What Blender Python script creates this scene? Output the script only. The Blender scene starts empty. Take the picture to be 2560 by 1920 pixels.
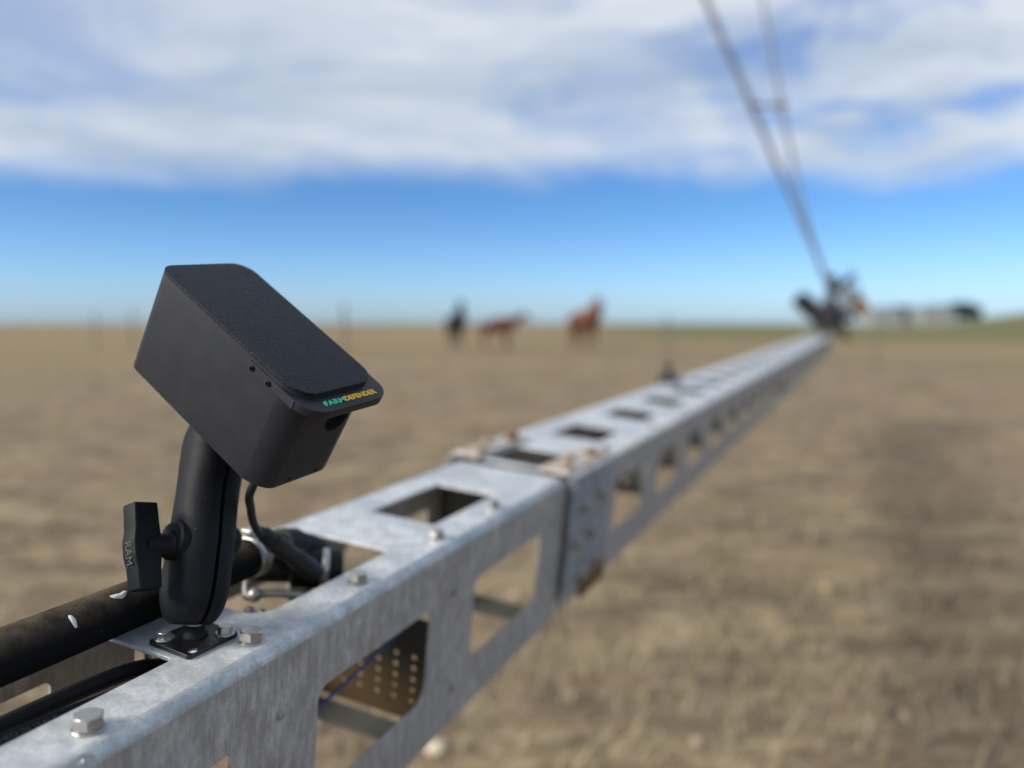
import bpy, bmesh, math, random
import numpy as np
from mathutils import Vector, Matrix, Euler
random.seed(7); rng = np.random.default_rng(7)
SC = bpy.context.scene
COL = SC.collection
R_ = math.radians

# ------------------------------------------------------------------ camera
F_PX = 1923.0                       # focal length in pixels of a 2560 wide frame
PITCH = math.atan(157 / F_PX)       # camera looks down by this
CAM_H = 1.2
cam_d = bpy.data.cameras.new('camera'); cam = bpy.data.objects.new('camera', cam_d); COL.objects.link(cam)
cam.location = (0, 0, CAM_H); cam.rotation_euler = (math.pi / 2 - PITCH, 0, 0)
cam_d.sensor_width = 36; cam_d.lens = F_PX / 2560 * 36
cam_d.clip_start = 0.02; cam_d.clip_end = 5000
cam_d.dof.use_dof = True; cam_d.dof.focus_distance = 0.483
cam_d.dof.aperture_fstop = 2.35
SC.camera = cam

# ------------------------------------------------------------------ light
SUN = Vector((-0.77, -0.36, 0.53)).normalized()      # towards the sun
SUN_EL = math.asin(SUN.z); SUN_AZ = math.atan2(SUN.x, SUN.y)
ld = bpy.data.lights.new('sun', 'SUN'); ld.energy = 2.95; ld.angle = R_(24); ld.color = (1.0, 0.94, 0.85)
sun = bpy.data.objects.new('sun', ld); COL.objects.link(sun)
sun.rotation_euler = SUN.to_track_quat('Z', 'Y').to_euler(); sun.location = (-5, -4, 8)

world = bpy.data.worlds.new('World'); SC.world = world; world.use_nodes = True
nt = world.node_tree; nt.nodes.clear()
def N(t, typ, **kw):
    n = t.nodes.new(typ)
    for k, v in kw.items(): setattr(n, k, v)
    return n
def setin(n, **kw):
    for k, v in kw.items(): n.inputs[k.replace('_', ' ')].default_value = v
def math_n(t, op, a, b=None, c=None, clamp=False):
    n = N(t, 'ShaderNodeMath', operation=op, use_clamp=clamp)
    for i, v in enumerate((a, b, c)):
        if v is None: continue
        if isinstance(v, (int, float)): n.inputs[i].default_value = v
        else: t.links.new(v, n.inputs[i])
    return n.outputs[0]
def maprange(t, v, a, b, c=0.0, d=1.0, smooth=True):
    n = N(t, 'ShaderNodeMapRange', interpolation_type='SMOOTHSTEP' if smooth else 'LINEAR')
    t.links.new(v, n.inputs[0])
    for i, x in enumerate((a, b, c, d)): n.inputs[i + 1].default_value = x
    return n.outputs[0]
def mixc(t, fac, a, b, mode='MIX'):
    n = N(t, 'ShaderNodeMix', data_type='RGBA', blend_type=mode)
    if isinstance(fac, (int, float)): n.inputs[0].default_value = fac
    else: t.links.new(fac, n.inputs[0])
    for i, v in ((6, a), (7, b)):
        if isinstance(v, tuple): n.inputs[i].default_value = (*v[:3], 1)
        else: t.links.new(v, n.inputs[i])
    return n.outputs[2]

out = N(nt, 'ShaderNodeOutputWorld'); bg = N(nt, 'ShaderNodeBackground')
bg.inputs['Strength'].default_value = 0.125
sky = N(nt, 'ShaderNodeTexSky', sky_type='NISHITA', sun_disc=False, sun_elevation=SUN_EL, sun_rotation=SUN_AZ,
        altitude=200, air_density=1.1, dust_density=0.5, ozone_density=2.5)
tc = N(nt, 'ShaderNodeTexCoord'); nrm = N(nt, 'ShaderNodeVectorMath', operation='NORMALIZE')
nt.links.new(tc.outputs['Generated'], nrm.inputs[0])
sep = N(nt, 'ShaderNodeSeparateXYZ'); nt.links.new(nrm.outputs[0], sep.inputs[0])
zz = math_n(nt, 'MAXIMUM', sep.outputs[2], 0.0)
zd = math_n(nt, 'ADD', zz, 0.10)
cx = math_n(nt, 'DIVIDE', sep.outputs[0], zd); cy = math_n(nt, 'DIVIDE', sep.outputs[1], zd)
comb = N(nt, 'ShaderNodeCombineXYZ'); nt.links.new(cx, comb.inputs[0]); nt.links.new(cy, comb.inputs[1])
def wnoise(scale, detail, rough, off, dist=0.0, sx=1.0):
    mp = N(nt, 'ShaderNodeMapping'); mp.inputs['Location'].default_value = off; mp.inputs['Scale'].default_value = (sx, 1, 1)
    nt.links.new(comb.outputs[0], mp.inputs[0])
    n = N(nt, 'ShaderNodeTexNoise'); nt.links.new(mp.outputs[0], n.inputs['Vector'])
    setin(n, Scale=scale, Detail=detail, Roughness=rough, Distortion=dist)
    return n.outputs['Fac']
edge_n = wnoise(0.55, 7, 0.60, (3.1, 7.7, 0), 0.9)
edge = math_n(nt, 'ADD', sep.outputs[2], math_n(nt, 'MULTIPLY', math_n(nt, 'SUBTRACT', edge_n, 0.5), 0.16))
edge_m = maprange(nt, edge, 0.148, 0.205)
den_n = wnoise(0.9, 7, 0.58, (1.3, 4.2, 0), 0.9)
den = maprange(nt, den_n, 0.28, 0.52, 0.55, 1.0)
gap_n = wnoise(1.9, 7, 0.62, (5.2, 1.4, 0), 0.45, 0.7)
gap = maprange(nt, gap_n, 0.30, 0.52)
right = maprange(nt, sep.outputs[0], -0.10, 0.40)          # more breaks in the cloud towards the right
gap = math_n(nt, 'MAXIMUM', gap, math_n(nt, 'MULTIPLY_ADD', right, -0.55, 0.85))
cover = math_n(nt, 'MULTIPLY', math_n(nt, 'MULTIPLY', edge_m, den), gap, clamp=True)
cover = math_n(nt, 'MULTIPLY', cover, 0.93)
shade_n = wnoise(0.75, 8, 0.66, (9.0, 2.0, 0), 1.1)
cloud_c = mixc(nt, maprange(nt, shade_n, 0.33, 0.60), (2.55, 2.98, 3.5), (3.75, 4.02, 4.3))
# the clear part of the sky: Nishita, slightly saturated
tint = mixc(nt, 1.0, sky.outputs[0], (0.25, 0.425, 0.68), 'MULTIPLY')
tint = mixc(nt, maprange(nt, zz, 0.0, 0.16), mixc(nt, 1.0, sky.outputs[0], (0.40, 0.58, 0.96), 'MULTIPLY'), tint)
mixed = mixc(nt, cover, tint, cloud_c)
nt.links.new(mixed, bg.inputs['Color']); nt.links.new(bg.outputs[0], out.inputs[0])

SC.view_settings.view_transform = 'Standard'; SC.view_settings.look = 'None'
SC.view_settings.exposure = 0.70; SC.view_settings.gamma = 1.0
SC.cycles.use_denoising = True
SC.cycles.max_bounces = 8

# ------------------------------------------------------------------ frames
def rot(a, b, r):
    ca, sa, cb, sb, cr, sr = math.cos(a), math.sin(a), math.cos(b), math.sin(b), math.cos(r), math.sin(r)
    return Matrix(((ca, sa, 0), (-sa, ca, 0), (0, 0, 1))) @ Matrix(((1, 0, 0), (0, cb, -sb), (0, sb, cb))) @ Matrix(((cr, 0, sr), (0, 1, 0), (-sr, 0, cr)))
CAMP = Vector((0, 0, CAM_H))
M1 = rot(.4033, .0009, .0904)
HB = 0.25
def B1(u, v, w): return CAMP + M1 @ Vector((u, v, w - HB))      # near beam frame to world
F1 = M1.to_4x4(); F1.translation = B1(0, 0, 0)
M2 = rot(.4345, .007, .10)
F2 = M2.to_4x4(); F2.translation = B1(-.318, 1.0, .004)
# sensor box frame
MB_ = Matrix(((0.7365, 0.4931, 0.4630), (-0.3593, 0.8651, -0.3500), (-0.5732, 0.0914, 0.8143)))
FB = MB_.to_4x4(); FB.translation = CAMP + Vector((-0.22950409, 0.50461244, 0.0361182))
def at(px, py, d):
    "world point seen at pixel px,py of the 2560 frame, at camera depth d"
    a = (px - 1280) / F_PX; b = (960 - py) / F_PX; c, s = math.cos(PITCH), math.sin(PITCH)
    return CAMP + Vector((a, c + b * s, -s + b * c)) * d

# ------------------------------------------------------------------ materials
def mat(name, base, rough=0.5, metal=0.0, spec=0.5, build=None, coat=0.0):
    m = bpy.data.materials.new(name); m.use_nodes = True; t = m.node_tree
    b = t.nodes['Principled BSDF']
    b.inputs['Base Color'].default_value = (*base, 1); b.inputs['Roughness'].default_value = rough
    b.inputs['Metallic'].default_value = metal; b.inputs['Specular IOR Level'].default_value = spec
    b.inputs['Coat Weight'].default_value = coat
    if build: build(t, b)
    return m
def coords(t, scale=(1, 1, 1), kind='Object'):
    c = N(t, 'ShaderNodeTexCoord'); mp = N(t, 'ShaderNodeMapping'); mp.inputs['Scale'].default_value = scale
    t.links.new(c.outputs[kind], mp.inputs[0]); return mp.outputs[0]
def noise(t, vec, scale, detail=4, rough=0.55, dist=0.0):
    n = N(t, 'ShaderNodeTexNoise'); t.links.new(vec, n.inputs['Vector'])
    setin(n, Scale=scale, Detail=detail, Roughness=rough, Distortion=dist); return n.outputs['Fac']
def bump(t, b, h, strength, dist):
    n = N(t, 'ShaderNodeBump'); n.inputs['Strength'].default_value = strength; n.inputs['Distance'].default_value = dist
    t.links.new(h, n.inputs['Height']); t.links.new(n.outputs[0], b.inputs['Normal'])

def galv(name, dusty=False, streak=False):
    def bd(t, b):
        v = coords(t)
        n1 = noise(t, v, 55, 6, 0.65, 0.4); n2 = noise(t, v, 9, 4, 0.6); n3 = noise(t, v, 420, 3, 0.6)
        vo = N(t, 'ShaderNodeTexVoronoi'); vo.inputs['Scale'].default_value = 210; t.links.new(v, vo.inputs['Vector'])
        sv = N(t, 'ShaderNodeSeparateColor'); t.links.new(vo.outputs['Color'], sv.inputs[0])
        c = mixc(t, maprange(t, n1, 0.32, 0.68), (0.47, 0.49, 0.50), (0.80, 0.80, 0.79))
        c = mixc(t, maprange(t, n2, 0.42, 0.62, 0, .6), c, (0.36, 0.41, 0.44))
        n7 = noise(t, v, 300, 5, 0.8, .5); c = mixc(t, maprange(t, n7, 0.42, 0.62, 0, .35), c, (0.30, 0.31, 0.33))
        c = mixc(t, math_n(t, 'MULTIPLY', sv.outputs[0], 0.16), c, (0.25, 0.27, 0.30))
        # pale scratches and stains
        n5 = noise(t, v, 150, 5, 0.75, 1.2)
        c = mixc(t, maprange(t, n5, 0.66, 0.74, 0, .6), c, (0.78, 0.78, 0.76))
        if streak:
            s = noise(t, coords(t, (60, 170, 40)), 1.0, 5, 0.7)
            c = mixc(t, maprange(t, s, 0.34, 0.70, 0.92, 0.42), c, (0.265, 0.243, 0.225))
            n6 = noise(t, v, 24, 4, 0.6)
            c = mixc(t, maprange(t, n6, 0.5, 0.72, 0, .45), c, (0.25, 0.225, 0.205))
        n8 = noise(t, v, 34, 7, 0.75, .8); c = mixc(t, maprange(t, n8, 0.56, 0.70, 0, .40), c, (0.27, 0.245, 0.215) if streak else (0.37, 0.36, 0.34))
        n9 = noise(t, v, 520, 2, .5); c = mixc(t, maprange(t, n9, .70, .74, 0, .8), c, (.12, .11, .10))
        if dusty:
            n4 = noise(t, v, 70, 6, 0.7)
            c = mixc(t, maprange(t, n4, 0.38, 0.6, 0.25, 0.95), c, (0.44, 0.32, 0.22))
        t.links.new(c, b.inputs['Base Color'])
        t.links.new(maprange(t, n1, 0.3, 0.7, 0.58, 0.42), b.inputs['Roughness'])
        bump(t, b, math_n(t, 'ADD', n3, math_n(t, 'MULTIPLY', n1, 2.0)), 0.25, 0.0006)
    return mat(name, (.5, .5, .5), .5, 0.0 if streak else 0.3, .35, bd)
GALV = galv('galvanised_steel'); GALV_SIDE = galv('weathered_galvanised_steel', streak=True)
GALV_DUST = galv('dusty_galvanised_steel', dusty=True)
def rust_b(t, b):
    v = coords(t); n = noise(t, v, 60, 6, .7)
    c = mixc(t, maprange(t, n, .35, .65), (0.10, 0.055, 0.028), (0.26, 0.14, 0.06))
    t.links.new(c, b.inputs['Base Color']); bump(t, b, n, .5, .001)
RUST = mat('rusty_steel', (.2, .1, .05), .85, 0, .3, rust_b)
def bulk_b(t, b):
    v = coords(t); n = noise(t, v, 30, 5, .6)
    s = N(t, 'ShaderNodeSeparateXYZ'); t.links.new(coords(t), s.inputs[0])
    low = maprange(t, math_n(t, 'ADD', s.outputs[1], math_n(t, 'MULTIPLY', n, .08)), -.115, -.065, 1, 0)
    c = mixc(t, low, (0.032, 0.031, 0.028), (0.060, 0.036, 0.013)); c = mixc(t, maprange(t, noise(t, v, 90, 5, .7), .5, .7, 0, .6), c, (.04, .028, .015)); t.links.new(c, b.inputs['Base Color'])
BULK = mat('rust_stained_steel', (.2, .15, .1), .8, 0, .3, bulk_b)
def stain_b(t, b):
    v = coords(t, kind='Object'); n = noise(t, v, 900, 3, .6)
    t.links.new(maprange(t, n, .3, .7, .28, .42), b.inputs['Roughness'])
    bump(t, b, n, .08, .0002)
STAIN = mat('stainless_steel', (.43, .42, .40), .36, .9, .5, stain_b)
STAIN_D = mat('dull_steel', (.42, .41, .40), .45, .7, .5, stain_b)
def print_b(col, rough, bs, layer=True, spec=.5):
    def bd(t, b):
        v = coords(t); n = noise(t, v, 1500 if layer else 620, 3, .75); n2 = noise(t, v, 60, 4, .6)
        c = mixc(t, maprange(t, n2, .35, .7, 0, .5), col, tuple(x * 1.6 for x in col))
        sp = noise(t, coords(t, (1, 1, 1)), 1300, 2, .5)
        c = mixc(t, maprange(t, sp, .68, .74, 0, .3), c, (.10, .11, .13))
        if not layer: c = mixc(t, maprange(t, noise(t, v, 560, 3, .75), .46, .62, 0, .6), c, (.020, .023, .034))
        dust = noise(t, coords(t, (1, 1, 1)), 210, 5, .8, .6)
        c = mixc(t, maprange(t, dust, .68, .76, 0, .35), c, (.20, .20, .20))
        t.links.new(c, b.inputs['Base Color'])
        h = n
        if layer:
            sx = N(t, 'ShaderNodeSeparateXYZ'); t.links.new(v, sx.inputs[0])
            w = math_n(t, 'SINE', math_n(t, 'MULTIPLY', sx.outputs[2], 2 * math.pi / .0007))
            st = noise(t, coords(t, (40, 40, 1700)), 1.0, 3, .6)
            h = math_n(t, 'ADD', math_n(t, 'MULTIPLY', w, .15), math_n(t, 'ADD', math_n(t, 'MULTIPLY', n, .3), st))
        bump(t, b, h, bs, .0004 if layer else .0011)
    return mat('printed_plastic', col, rough, 0, spec, bd)
PL_HOUSE = print_b((0.0165, 0.0175, 0.021), .6, .35, spec=.3)
PL_LID = print_b((0.0034, 0.0044, 0.0095), .52, 1.0, layer=False, spec=.30)
def visor_b(t, b):
    v = coords(t); sx = N(t, 'ShaderNodeSeparateXYZ'); t.links.new(v, sx.inputs[0])
    w = math_n(t, 'SINE', math_n(t, 'MULTIPLY', math_n(t, 'ADD', sx.outputs[1], math_n(t, 'MULTIPLY', sx.outputs[0], .35)), 2 * math.pi / .0008))
    bump(t, b, w, .12, .00015)
PL_VISOR = mat('ribbed_plastic', (0.009, 0.010, 0.014), .5, 0, .5, visor_b)
BLACK_IN = mat('dark_opening', (0.004, 0.004, 0.005), .8)
def rub_b(t, b):
    v = coords(t); n = noise(t, v, 700, 4, .6); n2 = noise(t, v, 45, 5, .65)
    c = mixc(t, maprange(t, n2, .45, .72, 0, .6), (0.0045, 0.005, 0.007), (0.013, 0.013, 0.013))
    sp = noise(t, v, 800, 2, .5); c = mixc(t, maprange(t, sp, .74, .78, 0, .5), c, (.25, .24, .22))
    t.links.new(c, b.inputs['Base Color']); bump(t, b, n, .25, .0003)
RUBBER = mat('powder_coated_black', (.012, .013, .015), .60, 0, .22, rub_b)
KNOB = mat('knob_plastic', (.014, .014, .016), .58, 0, .22, rub_b)
def plate_b(t, b):
    v = coords(t); n = noise(t, v, 90, 5, .6)
    c = mixc(t, maprange(t, n, .5, .75, 0, .5), (0.006, 0.0065, 0.009), (0.03, 0.027, 0.024)); t.links.new(c, b.inputs['Base Color'])
PLATE = mat('black_coated_plate', (.012, .012, .016), .38, 0, .5, plate_b)
def pipe_b(t, b):
    v = coords(t); n = noise(t, v, 60, 6, .7); ge = N(t, 'ShaderNodeNewGeometry'); s = N(t, 'ShaderNodeSeparateXYZ')
    t.links.new(ge.outputs['Normal'], s.inputs[0])
    dust = math_n(t, 'MULTIPLY', maprange(t, s.outputs[2], .10, .95), maprange(t, n, .3, .7, .25, 1))
    c = mixc(t, math_n(t, 'MULTIPLY', dust, .8), (0.010, 0.010, 0.011), (0.13, 0.10, 0.068))
    sp = noise(t, v, 330, 3, .6); c = mixc(t, maprange(t, sp, .74, .78, 0, .7), c, (.4, .38, .34))
    t.links.new(c, b.inputs['Base Color']); bump(t, b, n, .3, .0005)
PIPE = mat('dusty_black_rubber', (.02, .02, .02), .9, 0, .04, pipe_b)
HOSE = mat('black_hose', (.006, .0065, .010), .6, 0, .3)
CABLE = mat('cable_sheath', (.007, .0075, .009), .55, 0, .35)
HOSE_INK = mat('faded_print', (.085, .083, .08), .7)
WHITE_DROP = mat('dried_dropping', (.72, .70, .64), .8, 0, .3, lambda t, b: bump(t, b, noise(t, coords(t), 900), .6, .0008))
GREEN_T = mat('green_plastic', (.05, .62, .32), .4); YELL_T = mat('yellow_plastic', (.95, .56, .08), .4)
KNOB_TXT = mat('worn_relief', (.055, .053, .048), .45)
BLUE_W = mat('blue_sheath', (.03, .06, .20), .5)
def clear_b(t, b):
    b.inputs['Transmission Weight'].default_value = 1.0; b.inputs['IOR'].default_value = 1.43
    bump(t, b, noise(t, coords(t), 260, 3, .5, .6), .7, .002)
CLEAR = mat('clear_sealant', (.86, .92, .90), .04, 0, .5, clear_b)
TAN = mat('tan_plastic', (.30, .23, .17), .8)
ORANGE = mat('orange_paint', (.62, .26, .05), .5); DARK_MACH = mat('black_painted_metal', (.012, .012, .014), .5)
GREY_MACH = mat('grey_painted_metal', (.17, .18, .20), .5, .3)
WOOD = mat('weathered_timber', (.16, .14, .115), .9)
HIDE_CH = mat('chestnut_hide', (.125, .038, .017), .6); HIDE_BL = mat('black_hide', (.008, .008, .009), .55)
HAIR_CH = mat('dark_chestnut_hair', (.10, .03, .015), .8); HOOF = mat('hoof_horn', (.05, .04, .035), .7)
SHED_W = mat('pale_corrugated_cladding', (.30, .31, .28), .6, 0, .5, lambda t, b: bump(t, b, math_n(t, 'SINE', math_n(t, 'MULTIPLY', N(t, 'ShaderNodeNewGeometry').outputs['Random Per Island'], 1)), .1, .01))
SHED_R = mat('grey_roof_sheet', (.20, .22, .22), .5)
def leaf_b(t, b):
    n = noise(t, coords(t, kind='Object'), 1.3, 4, .6)
    t.links.new(mixc(t, maprange(t, n, .4, .65), (.018, .030, .013), (.055, .070, .028)), b.inputs['Base Color'])
LEAF = mat('dark_foliage', (.03, .05, .02), .8, 0, .2, leaf_b)

# ------------------------------------------------------------------ object helpers
def tag(o, label=None, cat=None, group=None, kind=None):
    if label: o['label'] = label
    if cat: o['category'] = cat
    if group: o['group'] = group
    if kind: o['kind'] = kind
    return o
def thing(name, label, cat, mtx=None, group=None):
    o = bpy.data.objects.new(name, None); COL.objects.link(o); o.empty_display_size = .02
    if mtx is not None: o.matrix_world = mtx
    return tag(o, label, cat, group)
def obj(name, bm, m, parent=None, smooth=False, mtx=None):
    me = bpy.data.meshes.new(name)
    if isinstance(bm, bmesh.types.BMesh):
        bmesh.ops.recalc_face_normals(bm, faces=bm.faces); bm.to_mesh(me); bm.free()
    else: me = bm
    for x in (m if isinstance(m, (list, tuple)) else [m]): me.materials.append(x)
    if smooth:
        for p in me.polygons: p.use_smooth = True
    o = bpy.data.objects.new(name, me); COL.objects.link(o)
    if parent is not None: o.parent = parent
    if mtx is not None: o.matrix_local = mtx
    return o
def smooth_by_angle(o, deg=35):
    me = o.data
    for p in me.polygons: p.use_smooth = True
    bm = bmesh.new(); bm.from_mesh(me)
    for e in bm.edges:
        if len(e.link_faces) == 2 and e.calc_face_angle(0) > R_(deg): e.smooth = False
    bm.to_mesh(me); bm.free()
def translate(x, y, z): return Matrix.Translation((x, y, z))
def frame(origin, zdir, xhint=(1, 0, 0)):
    z = Vector(zdir).normalized(); x = Vector(xhint) if abs(z.dot(Vector(xhint))) < .95 else Vector((0, 1, 0)); x = (x - z * x.dot(z)).normalized(); y = z.cross(x)
    m = Matrix((x, y, z)).transposed().to_4x4(); m.translation = Vector(origin); return m
def bevel_bm(bm, w, seg=2, deg=30):
    es = [e for e in bm.edges if len(e.link_faces) == 2 and e.calc_face_angle(0) > R_(deg)]
    bmesh.ops.bevel(bm, geom=es, offset=w, segments=seg, profile=.5, affect='EDGES', clamp_overlap=True)
def box_bm(sx, sy, sz, cx=0, cy=0, cz=0, bev=0, seg=2, bm=None):
    b = bmesh.new(); bmesh.ops.create_cube(b, size=1, matrix=Matrix.Translation((cx, cy, cz)) @ Matrix.Diagonal((sx, sy, sz, 1)))
    if bev: bevel_bm(b, bev, seg)
    if bm is None: return b
    me = bpy.data.meshes.new('t'); b.to_mesh(me); b.free(); bm.from_mesh(me); bpy.data.meshes.remove(me); return bm
def lathe_bm(profile, n=32, bm=None, mtx=Matrix()):
    "profile: list of (r, z)"
    b = bm or bmesh.new(); rings = []
    for r, z in profile:
        if r < 1e-7: rings.append([b.verts.new(mtx @ Vector((0, 0, z)))])
        else: rings.append([b.verts.new(mtx @ Vector((r * math.cos(2 * math.pi * i / n), r * math.sin(2 * math.pi * i / n), z))) for i in range(n)])
    for a, c in zip(rings, rings[1:]):
        for i in range(n):
            j = (i + 1) % n
            if len(a) == 1 and len(c) == 1: continue
            if len(a) == 1: b.faces.new((a[0], c[i], c[j]))
            elif len(c) == 1: b.faces.new((a[i], a[j], c[0]))
            else: b.faces.new((a[i], a[j], c[j], c[i]))
    return b
def catmull(pts, k=8):
    P = [Vector(p) for p in pts]; P = [P[0] * 2 - P[1]] + P + [P[-1] * 2 - P[-2]]; outp = []
    for i in range(1, len(P) - 2):
        for j in range(k):
            t = j / k
            outp.append(.5 * ((2 * P[i]) + (-P[i - 1] + P[i + 1]) * t + (2 * P[i - 1] - 5 * P[i] + 4 * P[i + 1] - P[i + 2]) * t * t + (-P[i - 1] + 3 * P[i] - 3 * P[i + 1] + P[i + 2]) * t ** 3))
    outp.append(P[-2]); return outp
def tube_bm(pts, r, n=16, caps=True, k=8, bm=None):
    b = bm or bmesh.new(); P = catmull(pts, k) if k > 1 else [Vector(p) for p in pts]
    rr = r if callable(r) else (lambda t: r)
    rings = []; up = Vector((0.13, .2, 1)).normalized()
    for i, p in enumerate(P):
        d = (P[min(i + 1, len(P) - 1)] - P[max(i - 1, 0)]).normalized()
        x = up.cross(d)
        if x.length < 1e-4: x = Vector((1, 0, 0)).cross(d)
        x.normalize(); y = d.cross(x); up = y
        q = rr(i / (len(P) - 1))
        rings.append([b.verts.new(p + (x * math.cos(2 * math.pi * j / n) + y * math.sin(2 * math.pi * j / n)) * q) for j in range(n)])
    for a, c in zip(rings, rings[1:]):
        for j in range(n): b.faces.new((a[j], a[(j + 1) % n], c[(j + 1) % n], c[j]))
    if caps: b.faces.new(rings[0][::-1]); b.faces.new(rings[-1])
    return b
def rrect(x0, y0, x1, y1, r, seg=8):
    "rounded rectangle; r one radius or four for corners (x0y0, x1y0, x1y1, x0y1)"
    rs = r if isinstance(r, (tuple, list)) else (r,) * 4; P = []
    for (cx_, cy_, a0), q in zip(((x0, y0, 180), (x1, y0, 270), (x1, y1, 0), (x0, y1, 90)), rs):
        ox = cx_ + (q if cx_ == x0 else -q); oy = cy_ + (q if cy_ == y0 else -q)
        if q < 1e-6: P.append((cx_, cy_)); continue
        for i in range(seg + 1):
            a = R_(a0 + 90 * i / seg); P.append((ox + q * math.cos(a), oy + q * math.sin(a)))
    return P
def circ(cx_, cy_, r, n=14): return [(cx_ + r * math.cos(2 * math.pi * i / n), cy_ + r * math.sin(2 * math.pi * i / n)) for i in range(n)]
def curve_mesh(loops, thick, bev=0.0, bres=1):
    "filled 2D outline with holes, thickness centred on z=0"
    cu = bpy.data.curves.new('c', 'CURVE'); cu.dimensions = '2D'; cu.fill_mode = 'BOTH'
    cu.extrude = max(thick / 2 - bev, 0); cu.bevel_depth = bev; cu.bevel_resolution = bres
    if bev: cu.offset = -bev
    for L in loops:
        s = cu.splines.new('POLY'); s.points.add(len(L) - 1); s.use_cyclic_u = True
        for p, q in zip(s.points, L): p.co = (q[0], q[1], 0, 1)
    o = bpy.data.objects.new('c', cu); COL.objects.link(o)
    dg = bpy.context.evaluated_depsgraph_get(); dg.update()
    me = bpy.data.meshes.new_from_object(o.evaluated_get(dg)); me.materials.clear()
    bpy.data.objects.remove(o); bpy.data.curves.remove(cu)
    bm = bmesh.new(); bm.from_mesh(me); bpy.data.meshes.remove(me)
    bmesh.ops.remove_doubles(bm, verts=bm.verts, dist=1e-6)
    return bm
def merge(dst, src, mtx=Matrix()):
    bmesh.ops.transform(src, matrix=mtx, verts=src.verts)
    me = bpy.data.meshes.new('t'); src.to_mesh(me); src.free(); dst.from_mesh(me); bpy.data.meshes.remove(me)
def text_bm(s, size, depth, bold=0.0, space=1.0, sx=1.0, bev=0.0):
    cu = bpy.data.curves.new('t', 'FONT'); cu.body = s; cu.size = size; cu.extrude = depth; cu.offset = bold; cu.space_character = space
    cu.bevel_depth = bev; cu.bevel_resolution = 2
    o = bpy.data.objects.new('t', cu); COL.objects.link(o)
    dg = bpy.context.evaluated_depsgraph_get(); dg.update()
    me = bpy.data.meshes.new_from_object(o.evaluated_get(dg)); bpy.data.objects.remove(o); bpy.data.curves.remove(cu)
    me.materials.clear()
    bm = bmesh.new(); bm.from_mesh(me); bpy.data.meshes.remove(me)
    bmesh.ops.scale(bm, vec=(sx, 1, 1), verts=bm.verts); return bm
def bm_width(bm): xs = [v.co.x for v in bm.verts]; return min(xs), max(xs)
def fit_text(s, x0, x1, height, depth, bold=0, bev=0.0):
    bm = text_bm(s, 1.0, 0, 0)
    a, b = bm_width(bm); ys = [v.co.y for v in bm.verts]; hh = max(ys) - min(ys); bm.free()
    bm = text_bm(s, height / hh, depth, bold, 1.0, 1.0, bev)
    a, b = bm_width(bm); ys = [v.co.y for v in bm.verts]
    for v in bm.verts: v.co.x = x0 + (v.co.x - a) / (b - a) * (x1 - x0); v.co.y = (v.co.y - min(ys)) if False else v.co.y
    return bm

# ------------------------------------------------------------------ ground (one sheet, polar grid round the camera)
def vnoise(x, y, seed):
    xi = np.floor(x).astype(np.int64); yi = np.floor(y).astype(np.int64); fx = x - xi; fy = y - yi
    fx = fx * fx * (3 - 2 * fx); fy = fy * fy * (3 - 2 * fy)
    def hsh(a, b):
        h = (a * 374761393 + b * 668265263 + seed * 2147483647) & 0xffffffff
        h = ((h ^ (h >> 13)) * 1274126177) & 0xffffffff
        return ((h ^ (h >> 16)) & 0xffff) / 65535.0
    return (hsh(xi, yi) * (1 - fx) + hsh(xi + 1, yi) * fx) * (1 - fy) + (hsh(xi, yi + 1) * (1 - fx) + hsh(xi + 1, yi + 1) * fx) * fy
def sst(a, b, x): t = np.clip((x - a) / (b - a), 0, 1); return t * t * (3 - 2 * t)
def gz(x, y):
    x = np.asarray(x, float); y = np.asarray(y, float)
    d = np.hypot(x, y) + 1e-6; az = np.arctan2(x, y)
    z = -2.4e-6 * d * d
    near = 1 - sst(14, 40, d)
    xr = x * math.cos(.16) + y * math.sin(.16); yr = -x * math.sin(.16) + y * math.cos(.16); x, y = xr * .35, yr
    z = z + near * (.055 * (vnoise(x * 1.3, y * 1.3, 1) - .5) + .06 * (vnoise(x * 3.7, y * 3.7, 2) - .5) + .035 * (vnoise(x * 9, y * 9, 3) - .5) + .02 * (vnoise(x * 22, y * 22, 5) - .5))
    z = z + sst(14, 60, d) * .35 * (vnoise(x * .12 + 5, y * .12, 4) - .5)
    z = z + sst(90, 330, d) * sst(R_(27.5), R_(36), az) * (1 - sst(R_(60), R_(100), az)) * 5.2
    return z
na, nr = 640, 360
az = np.linspace(-math.pi, math.pi, na + 1)[:-1]
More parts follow.
